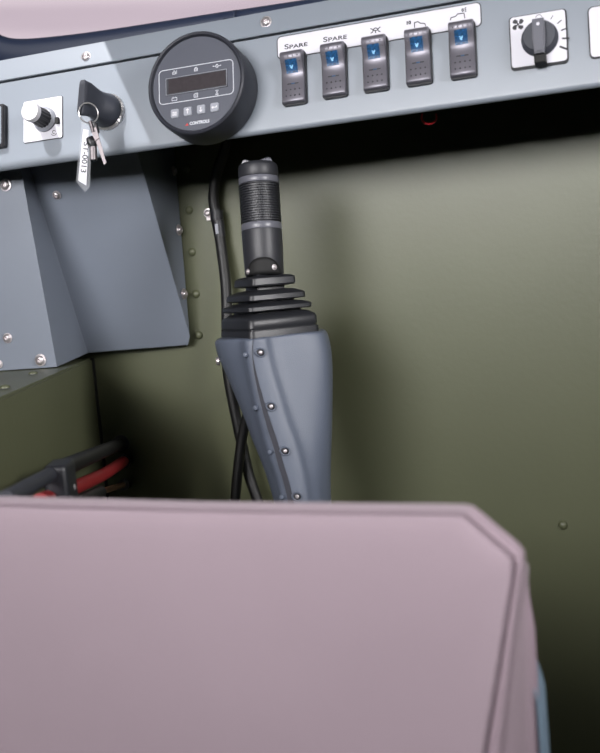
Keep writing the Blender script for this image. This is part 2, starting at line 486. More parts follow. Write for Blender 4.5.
# icons
def icons_g(bm):
    k = .001
    for i, (px, py) in enumerate(((175, 73), (196, 69.5), (217, 66), (174.5, 99), (196, 95.5), (217, 92.3))):
        c = gl_(px, py)
        def rb(pts, closed=False): ribbon(bm, [(c.x + a * k, c.y + b * k) for a, b in pts], .00032, hf, hf + .0002, closed)
        if i == 0: rb([(-2.2, -1), (-2.2, .6), (-1, 1), (.6, 1), (.6, -1)], True); rb([(1.6, -1.2), (1.6, 2)]); rb([(-1.6, 1.9), (.2, 1.9)]); rb([(-1.6, 0), (0, 0)])
        if i == 1: rb([(-1.4, -1.2), (-1.4, .6), (1.4, .6), (1.4, -1.2)], True); rb(circ(0, .8, 1.1, 8, 0, 180)); rb([(-1, -.3), (1, -.3)])
        if i == 2: rb(circ(0, 0, 1.3, 10), True); rb([(-3.6, 0), (-1.6, 0)]); rb([(1.6, 0), (3.6, 0)]); rb([(-3.8, 0), (-3, .6)]); rb([(3.8, 0), (3, .6)]); rb([(0, -1.3), (0, 1.8)])
        if i == 3: rb([(-2.3, -1.3), (-2.3, 1), (2.3, 1), (2.3, -1.3)], True); rb([(-1.6, 1.4), (-.8, 1.4)]); rb([(.8, 1.4), (1.6, 1.4)])
        if i == 4: rb([(-1.8, -1.5), (-1.8, 1), (-.6, 1.8), (1.6, 1.8), (1.6, -1.5)], True); rb([(-1.2, .4), (1, .4)]); rb([(-1.2, -.6), (1, -.6)])
        if i == 5: rb([(-1.2, 1.8), (1.2, 1.8), (0, 0), (1.2, -1.8), (-1.2, -1.8), (0, 0)], True)
icons_g(bm)
obj('printed_symbols', bm, 'printwhite', face)
x0, y0, x1, y1 = gbox([(166, 80), (227, 68.8), (227, 85.5), (167, 96.5)], 0)
bm = B(); prism(bm, rrect(x0 - .0004, y0 - .0004, x1 + .0004, y1 + .0004, .0003, 2), hf, hf + .0008)
dsf = obj('display_frame', bm, 'gaugeblk', ga)
bm = B(); ribbon(bm, [(x0, y0), (x1, y0), (x1, y1), (x0, y1)], .00035, hf + .0008, hf + .001, True)
obj('display_outline', bm, 'button', dsf)
bm = B(); prism(bm, [(x0 + .0025, y0 + .0008), (x1 - .0008, y0 + .0008), (x1 - .0008, y1 - .001), (x0 + .0025, y1 - .001)], hf + .0008, hf + .0011)
obj('screen', bm, 'screen', dsf)
for i, (px, py) in enumerate(((175.3, 113.8), (188.2, 111.7), (201.5, 109.6), (215, 107.5))):
    c = gl_(px, py); s = .0037
    bm = B(); prism(bm, rrect(c.x - s, c.y - s, c.x + s, c.y + s, .0012, 3), hf, hf + .0014, .0004)
    bt_ = obj('button', bm, 'button', ga, True)
    bm = B(); k = .001
    def rb(pts, closed=False): ribbon(bm, [(c.x + a * k, c.y + b * k) for a, b in pts], .0007, hf + .0014, hf + .0015, closed)
    if i == 0: rb([(-2, 1), (2, .6)]); rb([(-2, -.3), (2, -.7)]); rb([(-2, -1.5), (2, -1.7)])
    if i == 1: rb([(0, -2), (0, 2)]); rb([(-1.3, .8), (0, 2.1), (1.3, .8)])
    if i == 2: rb([(0, -2), (0, 2)]); rb([(-1.3, -.8), (0, -2.1), (1.3, -.8)])
    if i == 3: rb([(2, 1.2), (2, -.2), (-2, -.2)]); rb([(-1, .7), (-2.1, -.2), (-1, -1.1)])
    obj('symbol', bm, 'cap', bt_)
c = gl_(199.5, 122.4); bm = text_bm('CONTROLS', .0036, .00008, sx=.95, bold=.00012); bm.transform(T(c.x, c.y, hf + .0001)); obj('lettering', bm, 'printwhite', face)
c = gl_(187, 124.5); k = .001; bm = B(); prism(bm, [(c.x - 1.7 * k, c.y - 1.0 * k), (c.x + 1.5 * k, c.y - 1.0 * k), (c.x + .3 * k, c.y + 1.2 * k)], hf, hf + .0002); obj('emblem', bm, 'printred', face, label='small red triangle emblem')

# ------------------------------------------------------------------ label strip
def rect_on_dash(tl_, tr_, br_, bl_, h=0):
    P = [D(*p, h) for p in (tl_, tr_, br_, bl_)]
    return (P[0].x + P[3].x) / 2, (P[2].y + P[3].y) / 2, (P[1].x + P[2].x) / 2, (P[0].y + P[1].y) / 2
x0, y0, x1, y1 = rect_on_dash((277, 38), (481.5, 1), (481.5, 25.5), (277.5, 61))
lo = Vector(((x0 + x1) / 2, (y0 + y1) / 2))
ls = thing('label_strip', 'long white label strip printed SPARE and lamp symbols above the rocker switches', 'label', mtx(DP(lo.x, lo.y), WX, DV, DN))
hw, hh = (x1 - x0) / 2, (y1 - y0) / 2
bm = B(); prism(bm, rrect(-hw, -hh, hw, hh, .004), .0001, .0006); obj('border', bm, 'print', ls)
bm = B(); prism(bm, rrect(-hw + .0008, -hh + .0008, hw - .0008, hh - .0008, .0034), .0006, .0009); plt = obj('plate', bm, 'white', ls)
hp = .0009
def lp(px, py): return D(px, py, hp) - lo
def spare(px, py):
    c = lp(px, py)
    bm = text_bm('S', .0060, .00008, sx=1.5, bold=.00008); bm.transform(T(c.x - .0075, c.y + .0006, hp + .0001))
    b2 = text_bm('PARE', .0047, .00008, sx=1.55, bold=.00008); me = bpy.data.meshes.new('t'); b2.to_mesh(me); b2.free(); me.transform(T(c.x + .003, c.y, hp + .0001)); bm.from_mesh(me); bpy.data.meshes.remove(me)
    return bm
for p in ((295, 46.3), (334, 39)):
    obj('lettering', spare(*p), 'print', plt)
def strokes(c, lines, w=.00075):
    bm = B()
    for pts, cl in lines: ribbon(bm, [(c.x + a * .001, c.y + b * .001) for a, b in pts], w, hp, hp + .0002, cl)
    return bm
c = lp(375.5, 30.5)
obj('symbol', strokes(c, [(circ(0, 0, 2.0, 10, 0, 180), False), ([(-2.6, 0), (2.6, 0)], False), ([(-2.2, 1), (-4.2, 2.4)], False), ([(2.2, 1), (4.2, 2.4)], False), ([(-2.2, -.8), (-4.2, -1.8)], False), ([(2.2, -.8), (4.2, -1.8)], False), ([(0, -.4), (0, -2.4)], False)]), 'print', plt)
def tractor(c, flip):
    s = -1 if flip else 1
    f = [([(-2, -3), (-2, 1.5), (1, 1.8), (2.5, .2), (6.5, -.8), (7, -3)], False), (circ(-5.3, 2.2, 1.3, 8, 90, 270), False), ([(-5.3, 3.5), (-5.3, .9)], False)]
    f += [([(-8.5, 2.2 + d), (-7.2, 2.2 + d)], False) for d in (-1, 0, 1)]
    return strokes(c, f)
def rear(c):
    f = [([(-7, -3), (-6.5, -.8), (-2.5, -.2), (-1, 1.5), (4, 1.2), (4.5, -3)], False), (circ(3.6, 3.9, 1.2, 8, 90, 270), False), ([(3.6, 5.1), (3.6, 2.7)], False)]
    f += [([(4.6, 3.9 + d), (6, 3.9 + d * 1.6)], False) for d in (-1, 0, 1)]
    return strokes(c, f)
obj('symbol', tractor(lp(417, 24.0), 0), 'print', plt); obj('symbol', rear(lp(459, 15.5)), 'print', plt)

# ------------------------------------------------------------------ rocker switches
def make_rocker():
    t = thing('rocker_switch', '', 'switch', Matrix.Identity(4))
    w, L = .0115, .0255
    bm = B(); prism(bm, rrect(-w - .0008, -L - .0008, w + .0008, L + .0002, .003), -.001, .0045, .0008)
    obj('body', bm, 'black', t, True)
    # actuator: side profile (v, n)
    prof = [(-1, .0040), (-.995, .0062), (-.96, .0078), (-.86, .0082), (-.5, .0076), (-.15, .0066), (.1, .0068), (.3, .0086), (.5, .0112), (.68, .0134), (.82, .0138), (.92, .0125), (.98, .0100), (1, .0065), (1, .004)]
    secs = []
    prof = [Vector((a, b, 0)) for a, b in prof]; prof = catmull(prof, 3)
    bm = B()
    for p in prof:
        v, n = p.x * L * .985, p.y
        wt = w * (1 - .02 * (1 + p.x))
        s = []
        for q, dz in ((-1, -1), (-1, -.0014), (-.97, -.0005), (-.88, 0), (0, .0), (.88, 0), (.97, -.0005), (1, -.0014), (1, -1)):
            z = .0035 if dz == -1 else max(.0035, n + dz)
            s.append(Vector((q * wt, v, z)))
        secs.append(s)
    loft(bm, secs, True, True)
    act = obj('actuator', bm, 'rocker', t, True)
    def surf(v):
        y = v / (L * .985)
        for a, c in zip(prof, prof[1:]):
            if a.x <= y <= c.x and c.x > a.x: return a.y + (c.y - a.y) * (y - a.x) / (c.x - a.x)
        return .007
    # lens follows the curved top
    bm = B(); vs_ = [.0042 + .0105 * k / 6 for k in range(7)]; y0 = .0035
    secs = []
    for v in [y0 + .0118 * k / 6 for k in range(7)]:
        z = surf(v); secs.append([Vector((-.0058, v, z - .0008)), Vector((-.0058, v, z + .0004)), Vector((.0058, v, z + .0004)), Vector((.0058, v, z - .0008))])
    loft(bm, secs, True, True); lens = obj('lens', bm, 'lens', act)
    bm = B(); cv_ = y0 + .0055; z = surf(cv_) + .00055
    for pts in ([(-1.8, 1.3), (-.3, .2)], [(1.8, 1.5), (.3, .2)], [(0, -2.2), (0, 0)], [(-1.5, -.8), (1.7, -.2)], [(-.9, -1.8), (1, -1.6)]):
        b2 = B(); ribbon(b2, [(a * .0009, c_ * .0009) for a, c_ in pts], .0007, -.0003, .0003)
        merge(bm, b2, T(0, cv_, z) @ Matrix.Rotation(math.atan2(surf(cv_ + .002) - surf(cv_ - .002), .004), 4, 'X'))
    obj('symbol', bm, 'lensicon', lens)
    for v, xs in ((.0180, (-.0068, -.0023, .0023, .0068)), (.0135, (-.0085, .0085)), (-.0125, (-.0066, -.0022, .0022, .0066)), (-.0185, (-.0066, -.0022, .0022, .0066))):
        for x in xs:
            bm = B(); bmesh.ops.create_icosphere(bm, subdivisions=2, radius=.00075); bm.transform(T(x, v, surf(v)))
            obj('raised_dot', bm, 'rocker' if v > 0 else 'print', act, True)
    bm = B(); prism(bm, [(-.0055, -.0072), (.0055, -.0072), (.0055, -.0062), (-.0055, -.0062)], surf(-.0067) - .0004, surf(-.0067) + .0003)
    sl = obj('indicator_slot', bm, 'print', act)
    bm = B(); prism(bm, [(-.0014, -.0071), (.0018, -.0071), (.0018, -.0063), (-.0014, -.0063)], surf(-.0067) + .0002, surf(-.0067) + .0005)
    obj('indicator_light', bm, 'lens', sl)
    return t
def copy_tree(o, parent=None):
    c = o.copy(); COL.objects.link(c); c.parent = parent
    for ch in o.children: copy_tree(ch, c)
    return c
rk = make_rocker()
rl = ['blue-lensed rocker switch under the first SPARE lettering, next to the round gauge', 'blue-lensed rocker switch under the second SPARE lettering',
      'blue-lensed rocker switch under the symbol of a shining dome lamp', 'blue-lensed rocker switch under the symbol of a tractor with a front lamp', 'blue-lensed rocker switch at the fan dial end of the row, under the rear lamp symbol']
for i, (px, py) in enumerate(((293.2, 78.5), (333.5, 71), (374.5, 64.3), (417.3, 57.5), (461.3, 50.5))):
    o = rk if i == 0 else copy_tree(rk)
    u = D(px + 2.0, py + 1.0, 0); o.matrix_world = mtx(DP(u.x, u.y, .0002), WX, DV, DN) @ Matrix.Scale(.875, 4); o['label'] = rl[i]; o['group'] = 'rocker switches on the dashboard'

# ------------------------------------------------------------------ fan dial
x0, y0, x1, y1 = rect_on_dash((508.5, 17.5), (566.5, 8), (568.5, 61), (511, 71), .003)
lo = Vector(((x0 + x1) / 2, (y0 + y1) / 2)); hw, hh = (x1 - x0) / 2, (y1 - y0) / 2
fd = thing('fan_dial', 'square white fan speed dial plate with a black rotary knob and fan symbol', 'control dial', mtx(DP(lo.x, lo.y), WX, DV, DN))
bm = B(); prism(bm, rrect(-hw, -hh, hw, hh, .003), 0, .0034, .0008); obj('backing', bm, 'black', fd, True)
bm = B(); prism(bm, rrect(-hw + .001, -hh + .0012, hw - .001, hh - .001, .0026), .0034, .0038); pl_ = obj('plate', bm, 'white', fd)
hp = .0038
kc = D(539.8, 39, hp) - lo
bm = B(); lathe(bm, [(.0140, hp), (.0140, hp + .002), (.0130, hp + .003), (.0124, hp + .007), (.0118, hp + .008), (0, hp + .008)], 48, (kc.x, kc.y, 0))
kn = obj('knob', bm, 'key', fd, True)
for k in range(24):
    pass
kb = D(538.6, 35.5, hp + .014) - lo
bm = B(); prism(bm, [(kb.x - .0036, kb.y - .0135), (kb.x + .0036, kb.y - .0135), (kb.x + .0048, kb.y - .002), (kb.x + .0044, kb.y + .0135), (kb.x - .0044, kb.y + .0135), (kb.x - .0048, kb.y - .002)], hp + .008, hp + .0155, .0012)
hd = obj('handle', bm, 'gripband', kn, True)
bm = B(); box(bm, (kb.x, kb.y - .0150, hp + .0055), (.0088, .0085, .0105), .0008); obj('pointer', bm, 'void', kn)
bm = B(); lathe(bm, [(.0012, hp + .0154), (.0012, hp + .0160), (0, hp + .0160)], 12, (kb.x, kb.y + .0085, 0)); obj('pointer_dot', bm, 'white', hd)
bm = B()
for a in (58, 36, 14, -8, -30):
    ww = .0005 + .0011 * (58 - a) / 88
    r0, r1 = .0166, .0166 + .0034 + .0030 * (58 - a) / 88
    d = Vector((math.cos(math.radians(a)), math.sin(math.radians(a))))
    ribbon(bm, [kc + d * r0, kc + d * r1], ww, hp, hp + .0002)
ribbon(bm, [(kc.x + a * .001, kc.y + .0172 + b * .001) for a, b in circ(0, 0, 2.2, 10, 0, 180)], .0004, hp, hp + .0002)
obj('printed_scale', bm, 'print', pl_)
bm = B(); fcn = D(518, 24.5, hp) - lo
for k in range(4):
    a = math.radians(45 + 90 * k); pts = []
    for x, y in ((.5, -.5), (2.2, -2.0), (4.6, -1.8), (5.2, .2), (4.0, 1.7), (2.2, .9)):
        pts.append((fcn.x + .001 * (x * math.cos(a) - y * math.sin(a)), fcn.y + .001 * (x * math.sin(a) + y * math.cos(a))))
    prism(bm, pts, hp, hp + .0002)
prism(bm, circ(fcn.x, fcn.y, .0009, 10), hp, hp + .0002)
obj('fan_symbol', bm, 'print', pl_)

# plate at the right edge
x0, y0, x1, y1 = rect_on_dash((587, 8), (660, -5), (662, 48), (590, 60), .001)
lo = Vector(((x0 + x1) / 2, (y0 + y1) / 2)); hw, hh = (x1 - x0) / 2, (y1 - y0) / 2
t = thing('dash_plate', 'white control plate with a dark rim, cut by the picture edge past the fan dial', 'plate', mtx(DP(lo.x, lo.y), WX, DV, DN))
bm = B(); prism(bm, rrect(-hw, -hh, hw, hh, .004), 0, .0016, .0004); obj('rim', bm, 'black', t, True)
bm = B(); prism(bm, rrect(-hw + .001, -hh + .001, hw - .001, hh - .001, .0034), .0016, .002); obj('plate', bm, 'white', t)

# dark rimmed switch at the left edge
x0, y0, x1, y1 = rect_on_dash((-45, 113), (5, 103), (5, 146), (-45, 155), .004)
lo = Vector(((x0 + x1) / 2, (y0 + y1) / 2)); hw, hh = (x1 - x0) / 2, (y1 - y0) / 2
t = thing('dash_switch', 'black rimmed control at the very left end of the dashboard', 'control', mtx(DP(lo.x, lo.y), WX, DV, DN))
bm = B(); prism(bm, rrect(-hw, -hh, hw, hh, .002), 0, .006, .001); obj('rim', bm, 'black', t, True)
bm = B(); prism(bm, rrect(-hw + .003, -hh + .0025, hw - .0025, hh - .0025, .0015), .006, .0066); obj('face', bm, 'grey', t)

# ------------------------------------------------------------------ dimmer knob on white plate
x0, y0, x1, y1 = rect_on_dash((23.5, 101.5), (62.5, 95.5), (62.5, 137), (23, 144), .001)
lo = Vector(((x0 + x1) / 2, (y0 + y1) / 2)); hw, hh = (x1 - x0) / 2, (y1 - y0) / 2
t = thing('rotary_knob', 'small black fluted rotary knob with a silver cap on a white square plate', 'knob', mtx(DP(lo.x, lo.y), WX, DV, DN))
bm = B(); prism(bm, rrect(-hw, -hh, hw, hh, .002), 0, .0008); obj('backing', bm, 'print', t)
bm = B(); prism(bm, rrect(-hw + .0004, -hh + .0004, hw - .0004, hh - .0004, .0018), .0008, .0012); pl_ = obj('plate', bm, 'white', t)
HK = .026
kt = D(29.3, 110.8, HK) - lo
kcx, kcy = kt.x, kt.y
bm = B(); lathe(bm, [(.0115, .0012), (.0115, .003), (.0098, .004), (.0090, .0045), (0, .0045)], 40, (kcx, kcy, 0)); obj('skirt', bm, 'button', t, True)
bm = B(); secs = []
for z, r0 in ((.0045, .0088), (.006, .0088), (HK - .006, .0082), (HK - .005, .0080)):
    secs.append([Vector((kcx + (r0 - (.0007 if k % 4 < 2 else 0)) * math.cos(2 * PI * k / 64), kcy + (r0 - (.0007 if k % 4 < 2 else 0)) * math.sin(2 * PI * k / 64), z)) for k in range(64)])
loft(bm, secs); obj('fluted_knob', bm, 'black', t)
bm = B(); lathe(bm, [(.0088, HK - .0055), (.0090, HK - .005), (.0090, HK - .001), (.0084, HK), (.0078, HK + .0002), (0, HK + .0002)], 40, (kcx, kcy, 0)); obj('cap', bm, 'cap', t, True, label='silver cap')
bm = B(); c = D(57, 120.5, .003) - lo; box(bm, (c.x, c.y, .003), (.0035, .0055, .003), .0003); obj('pointer', bm, 'void', t)
bm = B(); c = D(54, 132.5, .0012) - lo
ribbon(bm, [(c.x + a * .001, c.y + b * .001) for a, b in circ(0, 0, 2.8, 10, 200, 340)], .0005, .0012, .0014)
ribbon(bm, [(c.x + a * .001, c.y + b * .001) for a, b in circ(0, .5, 1.5, 10, 0, 300)], .0005, .0012, .0014)
obj('printed_symbol', bm, 'print', pl_)

# ------------------------------------------------------------------ ignition switch
im, iu = dmt(108.5, 112.5)
ig = thing('ignition_switch', 'large black winged ignition knob with a chrome ring on the dashboard', 'ignition switch', im)
bm = B(); secs = []
for z, r0 in ((0, .0168), (.003, .0168), (.0042, .0155)):
    secs.append([Vector(((r0 - (.0006 if k % 2 else 0)) * math.cos(2 * PI * k / 72), (r0 - (.0006 if k % 2 else 0)) * math.sin(2 * PI * k / 72), z)) for k in range(72)])
loft(bm, secs); obj('chrome_ring', bm, 'chrome', ig, label='chrome knurled ring')
HI = .043
def blade(z, rx, ry, e, dx=0, dy=0):
    out = []
    for k in range(48):
        t = 2 * PI * k / 48; c_, s_ = math.cos(t), math.sin(t)
        out.append(Vector((dx + rx * math.copysign(abs(c_) ** e, c_), dy + ry * math.copysign(abs(s_) ** e, s_), z)))
    return out
bm = B()
loft(bm, [blade(.004, .0152, .0152, 1), blade(.007, .0155, .0155, 1), blade(.010, .0146, .0146, 1), blade(.014, .0125, .0138, 1), blade(.019, .0085, .0132, .9), blade(.026, .0050, .0134, .6), blade(.034, .0036, .0144, .45), blade(HI - .004, .0038, .0152, .4, -.0012, -.0008), blade(HI - .0008, .0034, .0156, .4, -.0018, -.001), blade(HI, .0028, .0150, .4, -.0018, -.001)])
o = obj('winged_knob', bm, 'key', ig, True)
o.rotation_euler = (0, 0, math.radians(-6))
# key ring, keys and tag hang from the knob
kp = DP(iu.x, iu.y, 0)
dring = (DP(*D(90, 114, .036), .036) - CAMP).dot(FWD)
kdep = dring - .004
def kpix(px, py, d=0): return on_depth(px, py, kdep + d)
PXM = kdep / F
rc = kpix(88.5, 113)
q = RIGHT * .8 + FWD * .35; q.normalize(); w_ = UP
bm = B(); R_ = 9.6 * PXM
tube(bm, [(q * math.cos(2 * PI * k / 48) + w_ * 1.05 * math.sin(2 * PI * k / 48)) * R_ for k in range(48)], .00062, 8, True)
o = obj('key_ring', bm, 'chrome', None, True); o.location = rc
tag(o, 'thin steel ring looped through the winged ignition knob', 'key ring')
def flat_poly(px_pts, d0, d1, origin):
    bm = B()
    A = [kpix(x, y, d0) - origin for x, y in px_pts]; C = [kpix(x, y, d1) - origin for x, y in px_pts]
    loft(bm, [A, C], True); return bm
org = kpix(84, 121)
kt_ = thing('key_tag', 'clear plastic key tag with white paper printed ST-0013 hanging from the ring', 'key tag', T(org))
obj('sleeve', flat_poly([(81.5, 119), (90.5, 121), (91, 150), (89.8, 187), (85, 192), (76, 181), (77.5, 165), (81, 135)], -.0012, .0008, org), 'sleeve', kt_)
obj('paper', flat_poly([(83, 129), (88.8, 130), (86.3, 185.5), (78.3, 180.5), (79, 172)], -.0006, .0, org), 'white', kt_)
bm = text_bm('ST-0013', 7.6 * PXM, .00005, sx=1.22, bold=.1 * PXM)
dd = (kpix(82.3, 178) - kpix(86.8, 138)).normalized(); upv = dd.cross(FWD); upv = -upv if upv.dot(RIGHT) < 0 else upv
nrm_ = dd.cross(upv)
bm.transform(mtx(kpix(84.6, 157.5, -.0009) - org, dd, upv, nrm_))
obj('lettering', bm, 'print', kt_)
# keys
def key(name, label, o0, parts):
    t = thing(name, label, 'key', T(o0)); 
    for nm, bm, m in parts: obj(nm, bm, m, t, True)
o0 = kpix(91, 122)
def tb(pts, r, d=0, o_=None): 
    bm = B(); tube(bm, [kpix(x, y, d) - o_ for x, y in pts], r, 14); return bm
key('key', 'short tubular steel key with a black bow hanging beside the key tag', o0, [
    ('bow', tb([(89, 138), (92, 143), (93, 147)], [.0035, .005, .0035], .002, o0), 'black'),
    ('barrel', tb([(93, 147), (93.4, 160)], .0034, .002, o0), 'keysteel'),
    ('barrel_mouth', tb([(93.4, 159.9), (93.4, 160.8)], .0028, .002, o0), 'void')])
o0 = kpix(94, 122)
bm = B(); tube(bm, [kpix(90, 121, -.002) - o0, kpix(93, 132, -.002) - o0], .0016, 8)
bl2 = B(); A = [kpix(x, y, -.001) - o0 for x, y in ((95, 139), (99, 137), (106.3, 163), (104, 165))]; loft(bl2, [A, [p + FWD * .002 for p in A]])
bw = B(); A = [kpix(x, y, -.002) - o0 for x, y in ((91, 131), (96, 126), (99, 138), (95, 141))]; loft(bw, [A, [p + FWD * .004 for p in A]])
bk = B(); tube(bk, [kpix(94.5, 124, .001) - o0, kpix(96.5, 133, .001) - o0], .003, 10)
key('key', 'flat steel key with a long thin blade hanging closest to the gauge', o0, [('link', bm, 'keysteel'), ('blade', bl2, 'keysteel'), ('bow', bw, 'keysteel'), ('bow_cover', bk, 'black')])

# ------------------------------------------------------------------ red wire loop under the dash
c0 = on_depth(429, 117, .80)
bm = B(); tube(bm, [(RIGHT * math.cos(a) * 7.5 + UP * math.sin(a) * 7.0) * (.80 / F) for a in [math.radians(180 + 180 * k / 20) for k in range(-3, 24)]], .0009, 8)
o = obj('wire_loop', bm, 'redwire', None, True); o.location = c0
tag(o, 'thin dark red wire loop peeking out under the dashboard edge', 'wire')

# ------------------------------------------------------------------ hoses on the wall
def hose(name, label, pts, r, m='hose', cat='hose'):
    P = [wy(x, y, o) for x, y, o in pts]; o0 = P[0].copy()
    bm = B(); tube(bm, [p - o0 for p in catmull(P, 8)], r, 14)
    o = obj(name, bm, m, None, True); o.location = o0; return tag(o, label, cat)
hose('hose', 'thick black hose clamped to the olive wall behind the joystick', [(232, 118, .03), (225, 150, .022), (217, 172, .016), (213.5, 195, .014), (216, 216, .013), (221, 245, .014), (226, 290, .02), (227, 340, .028), (228, 372, .03), (233, 402, .03), (241, 440, .03), (249, 475, .03), (259, 506, .035), (272, 560, .04), (282, 700, .05), (286, 1000, .05), (286, 1400, .05)], .0056)
hose('hose', 'black hose crossing in front of another beside the joystick housing', [(290, 352, .004), (275, 365, .03), (262, 385, .055), (251, 405, .052), (244, 428, .048), (239, 460, .048), (235, 503, .05), (232, 560, .05), (228, 700, .05), (226, 1000, .05), (226, 1400, .05)], .0052)
cl0 = wy(216.5, 215, .013)
ct_ = thing('hose_clamp', 'small black clamp with a screw holding the hose to the wall', 'clamp', T(cl0))
bm = B(); tube(bm, [Vector((0, 0, -.005)), Vector((.0005, 0, .005))], .0068, 18); tube(bm, [Vector((.0018, 0, -.022)), Vector((.0012, 0, -.006))], .0060, 14)
obj('band', bm, 'black', ct_, True)
bm = B(); box(bm, (-.008, .008, .001), (.014, .0015, .010), .0004); obj('tab', bm, 'steel', ct_)
bm = B(); box(bm, (.0016, -.0064, -.0145), (.0032, .001, .010), .0002); obj('sticker', bm, 'button', ct_, label='small grey sticker')
bm = B(); screw_bm(bm, (0, 0, 0), .0036, Matrix.Rotation(PI / 2, 4, 'X')); o = obj('screw', bm, 'steel', ct_, True); o.location = wy(208, 213, .007) - cl0

# ------------------------------------------------------------------ levers / pipes low at left
def spn(px, py, off):   # point on a plane parallel to the side wall, off metres clear of it
    return on_plane(px, py, Cn + ledge_n * off, ledge_n)
def wallpt(px, py): return on_y(px, py, YW)
def rod(name, label, pts, r, m, cat, offx, flange=None):
    P = [wallpt(*pts[0])] + [spn(x, y, offx + .0) for x, y in pts[1:]]
    return P
PXW = YW / F * .98
A0 = wallpt(121, 443.5); A1 = spn(60, 469, .03); A2 = spn(5, 500, .04)
t = thing('control_lever', 'black control lever with a round end flange, low beside the side wall', 'lever', T(A0))
bm = B(); lathe(bm, [(0, 0), (.0095, 0), (.0095, .004), (.006, .005), (.006, .012), (0, .012)], 24, (0, 0, 0), Vector((0, 0, 1)).rotation_difference((A1 - A0).normalized()).to_matrix().to_4x4()); obj('flange', bm, 'black', t, True)
bm = B(); tube(bm, [p - A0 for p in (A0, A0.lerp(A1, .5), A1)], .0068, 16); obj('handle_sleeve', bm, 'hose', t, True)
bm = B(); tube(bm, [p - A0 for p in (A1, A2)], .0052, 16); obj('rod', bm, 'gaugeblk', t, True)
R0 = wallpt(126, 460); R1 = spn(76, 487, .028); R2 = spn(40, 502, .03)
t = thing('red_lever', 'red sleeved lever just below the black control lever', 'lever', T(R0))
bm = B(); tube(bm, [p - R0 for p in catmull([R0.lerp(R1, .06), R0.lerp(R1, .5) + Vector((0, 0, -.002)), R1, R2], 8)], .0060, 16); obj('sleeve', bm, 'red', t, True)
bm = B(); tube(bm, [Vector(), (R1 - R0) * .07], .0075, 20); obj('end_cap', bm, 'hose', t, True)
B0 = wallpt(126, 484); B1 = spn(100, 492, .03); B2 = spn(70, 506, .03)
t = thing('brass_lever', 'short bare metal lever lowest of the three beside the side wall', 'lever', T(B0))
bm = B(); tube(bm, [(B1 - B0) * .1, B1 - B0], .0030, 14); obj('rod', bm, 'brass', t, True)
bm = B(); tube(bm, [Vector(), (B1 - B0) * .12], .0062, 20); obj('end_cap', bm, 'hose', t, True)
bm = B(); tube(bm, [B1 - B0, B2 - B0], .006, 14); obj('joint', bm, 'hose', t, True)
K0 = spn(61, 484, .036)
perp = ledge_n; al_ = sdir
bm = B(); box(bm, (0, 0, 0), (.017, .034, .032), .004, 3)
o = thing('lever_bracket', 'black bracket block with a screw that carries the levers', 'bracket', mtx(K0, ledge_n, -sdir, Vector((0, 0, 1))))
obj('block', bm, 'black', o, True)
bm = B(); screw_bm(bm, (0.007, .004, -.004), .0026, Matrix.Rotation(PI / 2, 4, 'Y')); obj('screw', bm, 'steel', o, True)

# ------------------------------------------------------------------ joystick
HR = Vector((RIGHT.x, RIGHT.y, 0)).normalized(); HF = Vector((-HR.y, HR.x, 0))
if HF.dot(FWD) < 0: HF = -HF
JD = .79
px_m = JD / F
base = on_depth(300, 560, JD + .04); base.z = 0
js = thing('joystick', 'black ribbed joystick with rubber bellows on a grey tapering pedestal', 'joystick', T(base))
ib = T(base).inverted()
# rows: y, L, RL, S, RR, R
rows = [(337.5, 221, 243, 254, 268, 318), (339, 216.5, 243, 253.5, 268, 323), (343, 215, 242, 253, 268, 325.5), (350, 216.5, 243, 252.5, 269, 327), (359, 219, 244, 253, 271, 329), (376, 227, 247, 256, 275, 330.5),
        (400, 236.5, 252, 262, 282, 331), (427, 247.5, 259, 270, 290, 331), (445, 253, 264, 276, 297, 331), (464, 259.5, 270, 281, 302, 330.5), (480, 265, 276, 286, 306, 330.3), (504, 273, 281, 291.5, 310, 330), (560, 284, 290, 300, 316, 334), (700, 300, 304, 312, 324, 348)]
secs = []; seam_path = []; hpos = {}
for (y, L, RL, S_, RR, R) in rows:
    a = on_depth(S_, y, JD)
    def P(px, dd): return ib @ (a + HR * (px - S_) * px_m * (1 + dd / JD) + HF * dd)
    top = 0 if y > 338 else .004
    L -= 5 * min(1, (R - L) / 100) * (1 if y < 460 else .5); R += .5
    s = [P(L, .036), P((L * .6 + RL * .4), .019), P(RL - 1.5, .0105 + top), P(RL + 1.0, .0030 + top), P(S_ - 1.0, .0005 + top), P(S_ + 1.0, .0005 + top), P(RR - 1.0, .0030 + top), P(RR + 2.0, .0090 + top),
         P((RR + R) / 2, .0145), P(R - 7, .0215), P(R - 1.5, .029), P(R, .042), P(R - 2, .075), P(R - 12, .086), P(L + 14, .086), P(L + 3, .068)]
    secs.append(s); seam_path.append(s[4].lerp(s[5], .5))
    hpos[y] = s
zb_ = secs[-1][0].z
